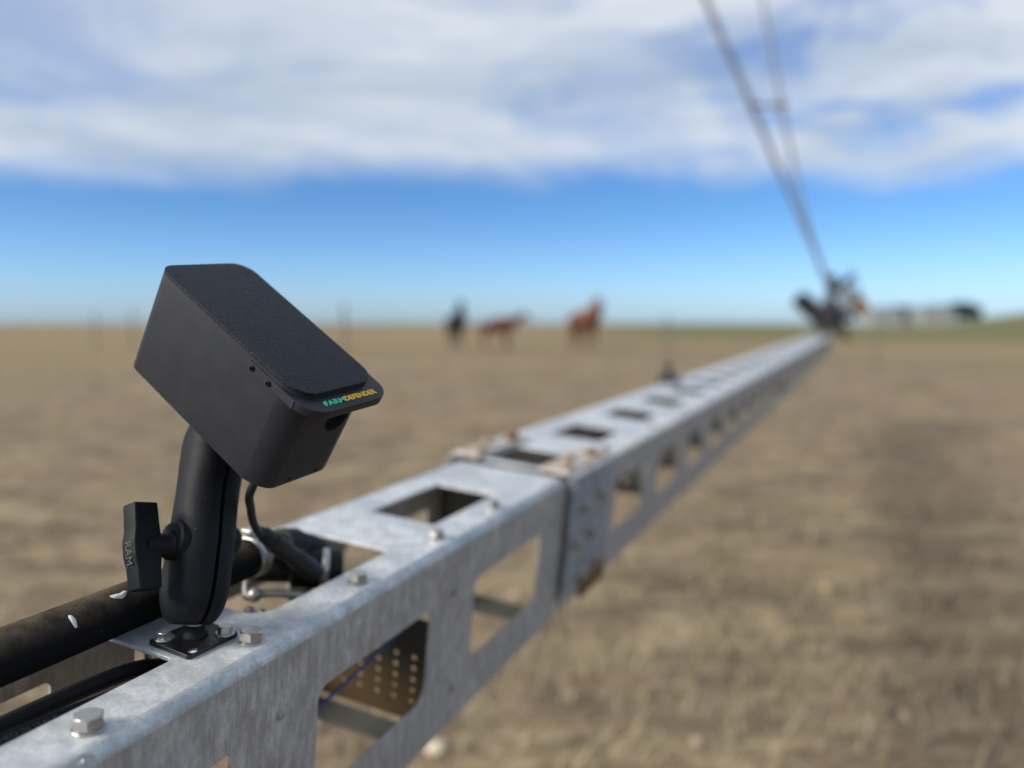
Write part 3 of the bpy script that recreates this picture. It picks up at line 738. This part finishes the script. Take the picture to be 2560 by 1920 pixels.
# ------------------------------------------------------------------ black supply pipe and its coupling
PU, PW, PR = -.4215, .0178, .0163
pip = thing('supply_pipe', 'thick dusty black pipe with white droppings, lying along the left of the near beam', 'pipe', F1)
b = tube_bm([(PU - .004, -.55, PW), (PU - .002, -.2, PW), (PU, .1, PW), (PU + .001, .3, PW), (PU, .488, PW)], PR, 36, k=10)
pe = obj('pipe', b, PIPE, pip, smooth=True)
def splat(v, ang, sx, sy, bend, seed):
    "dried dropping following the pipe surface: patch at angle ang round the pipe"
    rnd = random.Random(seed); b = bmesh.new(); n = 26; c = b.verts.new((0, 0, 0)); ring = []; ring2 = []
    def P(s, q, h):      # s along pipe, q around
        q += bend * (s / sx) ** 2 * sy if sx else 0
        a = ang + q / PR; r = PR + h; return (PU + r * math.sin(a), v + s, PW + r * math.cos(a))
    c.co = P(0, 0, .0014)
    for i in range(n):
        a = 2 * math.pi * i / n; k_ = 1 + .22 * (rnd.random() - .5)
        ring.append(b.verts.new(P(sx * k_ * math.cos(a) * .75, sy * k_ * math.sin(a) * .75, .0011)))
        ring2.append(b.verts.new(P(sx * k_ * math.cos(a), sy * k_ * math.sin(a), -.0002)))
    for i in range(n):
        j = (i + 1) % n; b.faces.new((c, ring[i], ring[j])); b.faces.new((ring[i], ring2[i], ring2[j], ring[j]))
    return b
for v, ang, sx, sy, be, sd in ((.3520, .60, .0070, .0024, -1.2, 1), (.3155, .86, .0019, .0056, .0, 2), (.2700, .10, .0016, .0011, 0, 3)):
    obj('dropping', splat(v, ang, sx, sy, be, sd), WHITE_DROP, pip, smooth=True)
for v in (.4830, .4900):
    obj('hose_clamp', lathe_bm([(PR - .001, -.0028), (PR + .0012, -.0028), (PR + .0014, 0), (PR + .0012, .0028), (PR - .001, .0028)], 36), STAIN, pip, smooth=True, mtx=frame((PU, v, PW), (0, 1, 0)))
obj('clamp_screw', box_bm(.010, .012, .007, PU - .002, .486, PW + PR + .0035, .001), STAIN, pip)
cpl = thing('hose_coupling', 'black hose coupling with a steel cam lever, in the second top cutout', 'coupling', F1)
def G(*p): return Vector(p)
b = tube_bm([G(PU, .489, PW), G(PU, .508, PW - .001), G(PU + .002, .538, PW - .006), G(PU + .004, .566, PW - .018), G(PU + .006, .584, PW - .042), G(PU + .006, .590, PW - .09)], lambda t: .0128 if t < .93 else .0128, 28)
obj('elbow', b, RUBBER, cpl, smooth=True)
obj('union_nut', lathe_bm([(.0130, -.012), (.0165, -.011), (.0172, -.009), (.0172, .009), (.0165, .011), (.0130, .012)], 12), RUBBER, cpl, mtx=frame((PU + .001, .530, PW - .005), (0, 1, -.25)))
# valve body lying across the opening
va, vb = G(-.437, .520, -.006), G(-.3950, .5530, -.008)
dd = vb - va
vbod = lathe_bm([(0, -.012), (.011, -.012), (.0125, 0), (.0125, .022), (.0165, .024), (.0170, .044), (.0165, .048), (0, .048)], 28)
vo_ = obj('valve_body', vbod, RUBBER, cpl, mtx=frame(va, dd)); smooth_by_angle(vo_, 35)
obj('steel_ring', lathe_bm([(.0160, .0485), (.0182, .0490), (.0186, .0520), (.0182, .0550), (.0160, .0555)], 36), STAIN_D, cpl, smooth=True, mtx=frame(va, dd))
obj('end_cap', lathe_bm([(.0175, .0556), (.0178, .064), (.0150, .067), (0, .067)], 32), RUBBER, cpl, smooth=True, mtx=frame(va, dd))
b = tube_bm([G(-.430, .492, -.022), G(-.420, .503, -.020), G(-.405, .512, -.020), G(-.388, .520, -.022), G(-.376, .527, -.024)], .0036, 12)
lv = obj('cam_lever', b, STAIN, cpl, smooth=True)
b = tube_bm([G(-.434, .520, .004), G(-.440, .512, -.004), G(-.438, .500, -.014), G(-.430, .492, -.022)], .0036, 12)
obj('lever_bail', b, STAIN_D, cpl, smooth=True)
for p, r in ((G(-.425, .496, -.020), .0062), (G(-.4265, .4980 - .006, -.034), .0048), (G(-.4190, .4985, -.036), .0042)):
    bb = bmesh.new(); bmesh.ops.create_uvsphere(bb, u_segments=20, v_segments=12, radius=r); obj('pivot', bb, STAIN_D, cpl, smooth=True, mtx=Matrix.Translation(p))
obj('pump_block', box_bm(.040, .050, .026, -.388, .520, -.044, .003), RUBBER, cpl, mtx=Matrix())

# two hoses inside the beam
ho = thing('rubber_hose', 'smooth black hose inside the near beam, running just under the thick pipe', 'hose', F1)
obj('hose', tube_bm([G(-.418, -.4, -.030), G(-.419, .0, -.027), G(-.418, .18, -.0235), G(-.4150, .285, -.0215), G(-.404, .352, -.0190), G(-.399, .385, -.030), G(-.396, .43, -.060), G(-.395, .50, -.085)], .0056, 18), HOSE, ho, smooth=True)
ho2 = thing('rubber_hose', 'black hose with faint printed lettering inside the near beam, against its right edge', 'hose', F1)
h2r = .0072
path2 = [(-.406, -.4, -.026), (-.402, .0, -.022), (-.3955, .20, -.0190), (-.3925, .26, -.0190), (-.3880, .32, -.0225), (-.384, .37, -.030), (-.372, .44, -.050), (-.37, .55, -.09)]
P2v = [G(*p) for p in path2]
obj('hose', tube_bm(P2v, h2r, 24), HOSE, ho2, smooth=True)
# printed words wrapped on the hose
cp = catmull(P2v, 40)
def hose_pt(v, ang, r):
    i = min(range(len(cp) - 1), key=lambda i: abs((cp[i].y + cp[i + 1].y) / 2 - v)); a_, b_ = cp[i], cp[i + 1]
    t_ = (v - a_.y) / (b_.y - a_.y); p = a_.lerp(b_, t_); return p + Vector((math.sin(ang), 0, math.cos(ang))) * r
tb = fit_text('HED IN ITALY', .2575, .2900, .0030, 0, 0)
for v in tb.verts:
    q = hose_pt(v.co.x, 0.66 - v.co.y / h2r, h2r + .00010); v.co = q
obj('lettering', tb, HOSE_INK, ho2)
# blue wire
bw = thing('blue_wire', 'thin blue wire slanting down inside the near beam behind the first side cutout', 'wire', F1)
def hit_u(px, py, u):
    inv = F1.inverted(); o_ = inv @ CAMP; d_ = (inv @ at(px, py, 1.0)) - o_; return o_ + d_ * ((u - o_.x) / d_.x)
wp = [hit_u(1005, 1575, -.352), hit_u(969, 1608, -.357), hit_u(880, 1692, -.362), hit_u(782, 1782, -.366), hit_u(700, 1862, -.368), hit_u(600, 1975, -.368)]
obj('wire', tube_bm(wp, .0016, 10), BLUE_W, bw, smooth=True)
# clear sealant blob on the fold
sb = bmesh.new(); bmesh.ops.create_uvsphere(sb, u_segments=28, v_segments=18, radius=1)
rs = random.Random(4)
for v in sb.verts:
    v.co.x *= .0062; v.co.y *= .0055; v.co.z *= .0125
    v.co *= 1 + .10 * math.sin(v.co.z * 900) * math.sin(v.co.y * 1500 + 1)
so = obj('sealant_blob', sb, CLEAR, smooth=True); so.matrix_world = F1 @ translate(-.3245, .2560, -.0075) @ Matrix.Rotation(R_(38), 4, 'Y')
tag(so, 'clear glassy sealant blob on the folded beam edge below the nearest bolt', 'sealant blob')
# tan plug and small bolt inside, under the cross member
tp = thing('pipe_bracket', 'small tan bracket with a bolt, hanging under the cross member beside the ball mount', 'bracket', F1 @ translate(-.414, .372, -.014))
obj('tab', box_bm(.010, .004, .020, 0, 0, 0, .001), TAN, tp)
obj('bolt', lathe_bm([(0, -.010), (.0035, -.010), (.0035, .010), (0, .010)], 12), STAIN_D, tp, mtx=translate(.012, .004, -.006))
obj('strip', box_bm(.050, .010, .003, .02, .012, -.018, .0005), RUST, tp)

# ------------------------------------------------------------------ drive unit and tower legs at the far end
DZ = 7.9
def basis(o_): return Matrix.Translation(o_)
dc = at(2062, 842, DZ)
YAW = Matrix.Rotation(-.43, 4, 'Z')
du = thing('drive_unit', 'dark motor and gearbox cluster mounted on the far end of the beam', 'drive unit', Matrix.Translation(dc) @ YAW)
DI = du.matrix_world.inverted()
def dp(px, py, dd=0): return DI @ at(px, py, DZ + dd)
def dbox(name, px, py, sx, sy, sz, m, rz=0, ry=0, dd=0, bev=.01):
    sx, sy, sz = sx * 1.3, sy * 1.3, sz * 1.3; px = 2068 + (px - 2064) * 1.12; py = 784 + (py - 784) * 1.05
    o_ = obj(name, box_bm(sx, sy, sz, bev=bev), m, du); o_.matrix_local = Matrix.Translation(dp(px, py, dd)) @ Matrix.Rotation(ry, 4, 'Y') @ Matrix.Rotation(rz, 4, 'Z'); return o_
dbox('gearbox', 2062, 790, .18, .24, .20, DARK_MACH, bev=.035)
dbox('mount_plate', 2062, 838, .20, .26, .03, GREY_MACH)
dbox('mount_post', 2050, 818, .04, .08, .13, DARK_MACH); dbox('mount_post', 2078, 818, .04, .08, .13, DARK_MACH)
def dlathe(name, px, py, prof, m, zd, dd=0, n=24):
    px = 2068 + (px - 2064) * 1.12; py = 784 + (py - 784) * 1.05
    o_ = obj(name, lathe_bm(prof, n), m, du); o_.matrix_local = frame(dp(px, py, dd), zd); smooth_by_angle(o_, 35); return o_
fins = [(0, -.17)]
for q in range(9): fins += [(.085, -.17 + .03 * q), (.100, -.168 + .03 * q), (.100, -.156 + .03 * q), (.085, -.154 + .03 * q)]
dlathe('motor', 2028, 772, fins + [(.085, .11), (.092, .12), (.092, .17), (.05, .19), (0, .19)], DARK_MACH, (-.72, .1, .62))
dlathe('shaft_cover', 2088, 792, [(0, -.1), (.06, -.1), (.075, -.06), (.075, .05), (.03, .08), (.03, .16), (0, .16)], DARK_MACH, (.8, .1, -.1))
dbox('bracket', 2072, 730, .07, .10, .26, mat('brown_steel', (.06, .045, .04), .7), ry=.15)
dbox('lever', 2104, 712, .06, .07, .20, mat('dark_green_metal', (.03, .045, .045), .6), ry=.75)
dbox('control_cabinet', 2110, 758, .12, .16, .22, GREY_MACH, ry=.15)
dbox('cabinet_lid', 2110, 733, .14, .18, .02, GREY_MACH, ry=.15)
dbox('guard_plate', 2138, 742, .02, .14, .24, GREY_MACH, ry=-.35)
dlathe('cap', 2136, 766, [(0, -.08), (.065, -.08), (.085, -.05), (.085, .03), (.06, .07), (0, .085)], ORANGE, (.3, -.8, .2))
dbox('rusty_bracket', 2092, 805, .05, .10, .16, RUST, ry=-.2)
dbox('rusty_foot', 2104, 832, .05, .09, .12, RUST, ry=-.3)
dbox('side_box', 2034, 846, .09, .16, .11, mat('grey_green_metal', (.10, .12, .115), .6), bev=.02)
fd = thing('hanging_bracket', 'dark bracket hanging below the far beam before the drive unit', 'bracket', Matrix.Translation(at(1975, 948, 5.0)) @ YAW)
obj('plate', box_bm(.02, .22, .17, -.06, 0, .02, .006), GREY_MACH, fd); obj('foot', box_bm(.07, .14, .08, -.04, -.04, -.07, .01), DARK_MACH, fd)
tw = thing('tower_legs', 'slender steel tower legs rising from the far beam end into the sky', 'tower legs', Matrix.Translation(at(2062, 760, DZ)))
TI = tw.matrix_world.inverted()
def leg(name, pl, r, m, n=12):
    obj(name, tube_bm([TI @ at(*p) for p in pl], r, n, k=1), m, tw, smooth=True)
GP = mat('grey_galvanised_tube', (.34, .36, .39), .5, .2); DP = mat('dark_tube', (.20, .20, .21), .6)
def lerp3(a_, b_, t_): return tuple(x + (y - x) * t_ for x, y in zip(a_, b_))
leg('leg', [(2088, 760, 7.9), (2036, 630, 7.6), (1949, 432, 7.1), (1879, 270, 6.7), (1761, 0, 6.1), (1618, -330, 5.5)], .016, GP)
leg('brace_rod', [(2092, 760, 7.95), (2042, 630, 7.7), (1956, 434, 7.2), (1888, 272, 6.8), (1772, -2, 6.2), (1632, -330, 5.6)], .0065, DP)
leg('leg', [(2092, 760, 7.9), (2050, 655, 7.85), (2022, 575, 7.7), (1986, 434, 7.4), (1953, 262, 7.1), (1906, 0, 6.8), (1845, -330, 6.5)], .018, GP)
leg('cross_bar', [(1868, 264, 6.72), (1966, 262, 7.1)], .017, DP)
for p in ((1882, 266, 6.70), (1954, 262, 7.06)):
    o_ = obj('joint_plate', box_bm(.055, .05, .075, bev=.01), DP, tw); o_.matrix_local = Matrix.Translation(TI @ at(*p)) @ Matrix.Rotation(.3, 4, 'Y')

# ------------------------------------------------------------------ horses
def skin_mesh(verts, edges, radii, root=0, sub=2):
    me_ = bpy.data.meshes.new('s'); me_.from_pydata([tuple(v) for v in verts], edges, [])
    o_ = bpy.data.objects.new('s', me_); COL.objects.link(o_)
    o_.modifiers.new('k', 'SKIN'); s = o_.modifiers.new('u', 'SUBSURF'); s.levels = sub; s.render_levels = sub
    for i, r in enumerate(radii):
        sv = me_.skin_vertices[0].data[i]; sv.radius = (r, r) if not isinstance(r, tuple) else r; sv.use_root = (i == root)
    dg = bpy.context.evaluated_depsgraph_get(); dg.update()
    m_ = bpy.data.meshes.new_from_object(o_.evaluated_get(dg)); bpy.data.objects.remove(o_); bpy.data.meshes.remove(me_); return m_
def horse(px, feet_y, depth, heading, neck, hide, hair, label, scale=.86, tail_dx=-.1):
    dr = at(px, feet_y, 1.0) - CAMP; x, y = dr.x * depth, (CAMP + dr * depth).y
    t_ = thing('horse', label, 'horse', Matrix.Translation((x, y, float(gz(x, y)))) @ Matrix.Rotation(heading, 4, 'Z') @ Matrix.Scale(scale, 4), 'horses grazing in the pasture')
    Vv = [(-.58, 0, 1.24), (-.18, 0, 1.16), (.22, 0, 1.16), (.50, 0, 1.22)]; Rr_ = [(.38, .40), (.41, .45), (.40, .44), (.35, .40)]; Ed = [(0, 1), (1, 2), (2, 3)]
    def add(p, r, par): Vv.append(p); Rr_.append(r); Ed.append((par, len(Vv) - 1)); return len(Vv) - 1
    n1, n2, poll, cheek, muz = neck
    a_ = add(n1, .31, 3); b_ = add(n2, .22, a_); c_ = add(poll, .15, b_); d_ = add(cheek, .14, c_); e_ = add(muz, .09, d_)
    for s in (-1, 1):
        i = add((-.62, s * .15, 1.06), .27, 0); i = add((-.56, s * .16, .84), .17, i); i = add((-.76, s * .15, .50), .078, i); i = add((-.72, s * .15, .20), .058, i); i = add((-.68, s * .15, .08), .05, i)
        i = add((.46, s * .14, .98), .19, 3); i = add((.40, s * .15, .80), .12, i); i = add((.42 + .06 * s, s * .14, .48), .074, i); i = add((.41 + .07 * s, s * .14, .20), .056, i); i = add((.45 + .07 * s, s * .14, .08), .05, i)
    obj('body', skin_mesh(Vv, Ed, Rr_), hide, t_, smooth=True)
    for s in (-1, 1):
        for cx_ in (-.66, .47 + .07 * s):
            obj('hoof', lathe_bm([(0, 0), (.068, 0), (.055, .09), (0, .09)], 14), HOOF, t_, mtx=translate(cx_, s * (.15 if cx_ < 0 else .14), 0))
    P_, Q_ = Vector(poll), Vector(cheek)
    for s in (-1, 1):
        obj('ear', lathe_bm([(.035, 0), (.03, .06), (0, .15)], 10), hide, t_, mtx=frame(P_ + Vector((-.02, s * .06, .06)), (0.1, s * .2, 1)))
    obj('tail', tube_bm([(-.70, 0, 1.40), (-.86, 0, 1.30), (-.93, 0, .95), (-.90, 0, .58)], lambda t: .035 + .05 * math.sin(math.pi * min(t * 1.1, 1)), 12), hair, t_, smooth=True)
    mb = tube_bm([P_ + Vector((.06, 0, .10)), P_ + Vector((-.06, 0, .06)), Vector(n2) + Vector((-.12, .03, .08)), Vector(n1) + Vector((-.17, .04, .12)), Vector((.42, .03, 1.42))], lambda t: .03 + .035 * math.sin(math.pi * t), 10)
    obj('mane', mb, hair, t_, smooth=True)
    return t_
up_neck = ((.68, 0, 1.42), (.84, 0, 1.72), (.92, 0, 2.02), (1.04, 0, 1.95), (1.30, 0, 1.66))
low_neck = ((.74, 0, 1.34), (1.02, 0, 1.50), (1.24, 0, 1.68), (1.37, 0, 1.61), (1.58, 0, 1.38))
horse(1140, 861, 35, R_(-72), up_neck, HIDE_BL, HIDE_BL, 'black horse standing head up, seen end on, leftmost of the three horses', .97)
horse(1246, 864, 33, R_(6), low_neck, HIDE_CH, HAIR_CH, 'chestnut horse standing side on with its head held forward, between the two others', .86)
horse(1462, 866, 33, R_(-62), ((.66, 0, 1.40), (.77, 0, 1.64), (.82, 0, 1.86), (.94, 0, 1.80), (1.15, 0, 1.54)), mat('bright_chestnut_hide', (.130, .042, .018), .6), HAIR_CH, 'tall chestnut horse with raised head, rightmost of the three horses', 1.1)

# ------------------------------------------------------------------ fence posts
for px, d, hgt, r, lab in ((240, 30, 1.55, .04, 'slim fence post on the skyline, leftmost in the view'), (335, 34, 1.75, .045, 'slim fence post on the skyline just left of the sensor box'),
                       (862, 27, 1.85, .06, 'grey fence post on the skyline right of the sensor box'), (1665, 26, 1.35, .06, 'low fence post in the pasture left of the far beam'),
                       (2186, 19, 1.15, .05, 'low fence post in the pasture right of the drive unit')):
    a = (px - 1280) / F_PX; y = d; x = a * d
    bm = lathe_bm([(0, -.2), (r, -.2), (r * .9, hgt * .5), (r * .82, hgt - .03), (r * .6, hgt), (0, hgt + .01)], 10)
    o = obj('fence_post', bm, WOOD); o.location = (x, y, float(gz(x, y))); tag(o, lab, 'fence post', 'fence posts across the pasture')

# ------------------------------------------------------------------ far sheds and trees
def shed(px0, px1, py_top, py_b, d, label):
    x0 = (px0 - 1280) / F_PX * d; x1 = (px1 - 1280) / F_PX * d; wdt = x1 - x0; z0 = float(gz((x0 + x1) / 2, d)) - .25; hgt = CAM_H + (803 - py_top) / F_PX * d - z0
    t_ = thing('farm_shed', label, 'shed', translate((x0 + x1) / 2, d, z0), 'sheds on the horizon')
    obj('wall', box_bm(wdt, wdt * .8, hgt * .72, 0, 0, hgt * .36), SHED_W, t_)
    b_ = bmesh.new(); w2, d2 = wdt / 2 + .3, wdt * .4 + .3; zz0, zz1 = hgt * .722, hgt * 1.05
    vs = [b_.verts.new(p) for p in ((-w2, -d2, zz0), (w2, -d2, zz0), (w2, d2, zz0), (-w2, d2, zz0), (-w2, 0, zz1), (w2, 0, zz1))]
    for f in ((0, 1, 5, 4), (2, 3, 4, 5), (0, 4, 3), (1, 2, 5), (0, 3, 2, 1)): b_.faces.new([vs[i] for i in f])
    obj('roof', b_, SHED_R, t_)
    obj('door', box_bm(wdt * .3, .1, hgt * .5, wdt * .1, -wdt * .4 - .06, hgt * .25), mat('shed_door', (.33, .34, .33), .6), t_)
shed(2165, 2242, 776, 808, 190, 'low grey shed on the horizon just right of the drive unit')
shed(2286, 2368, 770, 809, 190, 'larger pale shed on the horizon between the dark trees')
def tree(px, d, wpx, py_top, py_b, seed, label):
    x = (px - 1280) / F_PX * d; z0 = float(gz(x, d)) - .1; hgt = CAM_H + (803 - py_top) / F_PX * d - z0; wdt = wpx / F_PX * d
    t_ = thing('tree', label, 'tree', translate(x, d, z0), 'trees round the sheds')
    rnd = random.Random(seed); tb_ = tube_bm([(0, 0, -.3), (.05, 0, hgt * .3), (0, .1, hgt * .6)], lambda t: .22 * (1 - .6 * t), 8, k=3)
    for k in range(5):
        a = rnd.random() * 6.28; tb_ = tube_bm([(0, 0, hgt * .25), (math.cos(a) * wdt * .2, math.sin(a) * wdt * .2, hgt * .5), (math.cos(a) * wdt * .35, math.sin(a) * wdt * .35, hgt * .7)], lambda t: .1 * (1 - .7 * t), 6, k=2, bm=tb_)
    obj('trunk', tb_, WOOD, t_)
    cl_ = [(rnd.uniform(-.36, .36) * wdt, rnd.uniform(-.36, .36) * wdt, hgt * rnd.uniform(.35, .82), hgt * rnd.uniform(.16, .28)) for _ in range(14)]
    Vl, Fl = [], []
    for k in range(5200):
        c_ = cl_[rnd.randrange(14)]; v_ = Vector((rnd.gauss(0, 1), rnd.gauss(0, 1), rnd.gauss(0, 1))).normalized() * c_[3] * rnd.random() ** .4
        p = Vector((c_[0] + v_.x * 1.3, c_[1] + v_.y * 1.3, c_[2] + v_.z)); e1_ = Vector((rnd.gauss(0, 1), rnd.gauss(0, 1), rnd.gauss(0, 1))).normalized() * .20; e2_ = e1_.orthogonal().normalized() * .15
        i = len(Vl); Vl += [p - e1_, p + e2_, p + e1_, p - e2_]; Fl.append((i, i + 1, i + 2, i + 3))
    m_ = bpy.data.meshes.new('crown'); m_.from_pydata([tuple(v) for v in Vl], [], Fl); obj('crown', m_, LEAF, t_)
tree(2258, 205, 74, 757, 806, 1, 'dark bushy tree between the two sheds')
tree(2395, 198, 62, 757, 806, 2, 'darkest bushy tree directly right of the pale shed')
tree(2425, 202, 50, 766, 807, 3, 'lower dark tree at the right end of the row by the sheds')
tree(2210, 230, 60, 768, 804, 4, 'greyish green tree rising behind the low grey shed')
tree(2325, 235, 60, 762, 804, 5, 'small tree top showing behind the pale shed')
tree(2172, 225, 46, 770, 806, 6, 'low dark tree at the left end of the shed row')
tree(2372, 215, 52, 758, 806, 7, 'dark tree tight against the right wall of the pale shed')
bpy.context.view_layer.update()
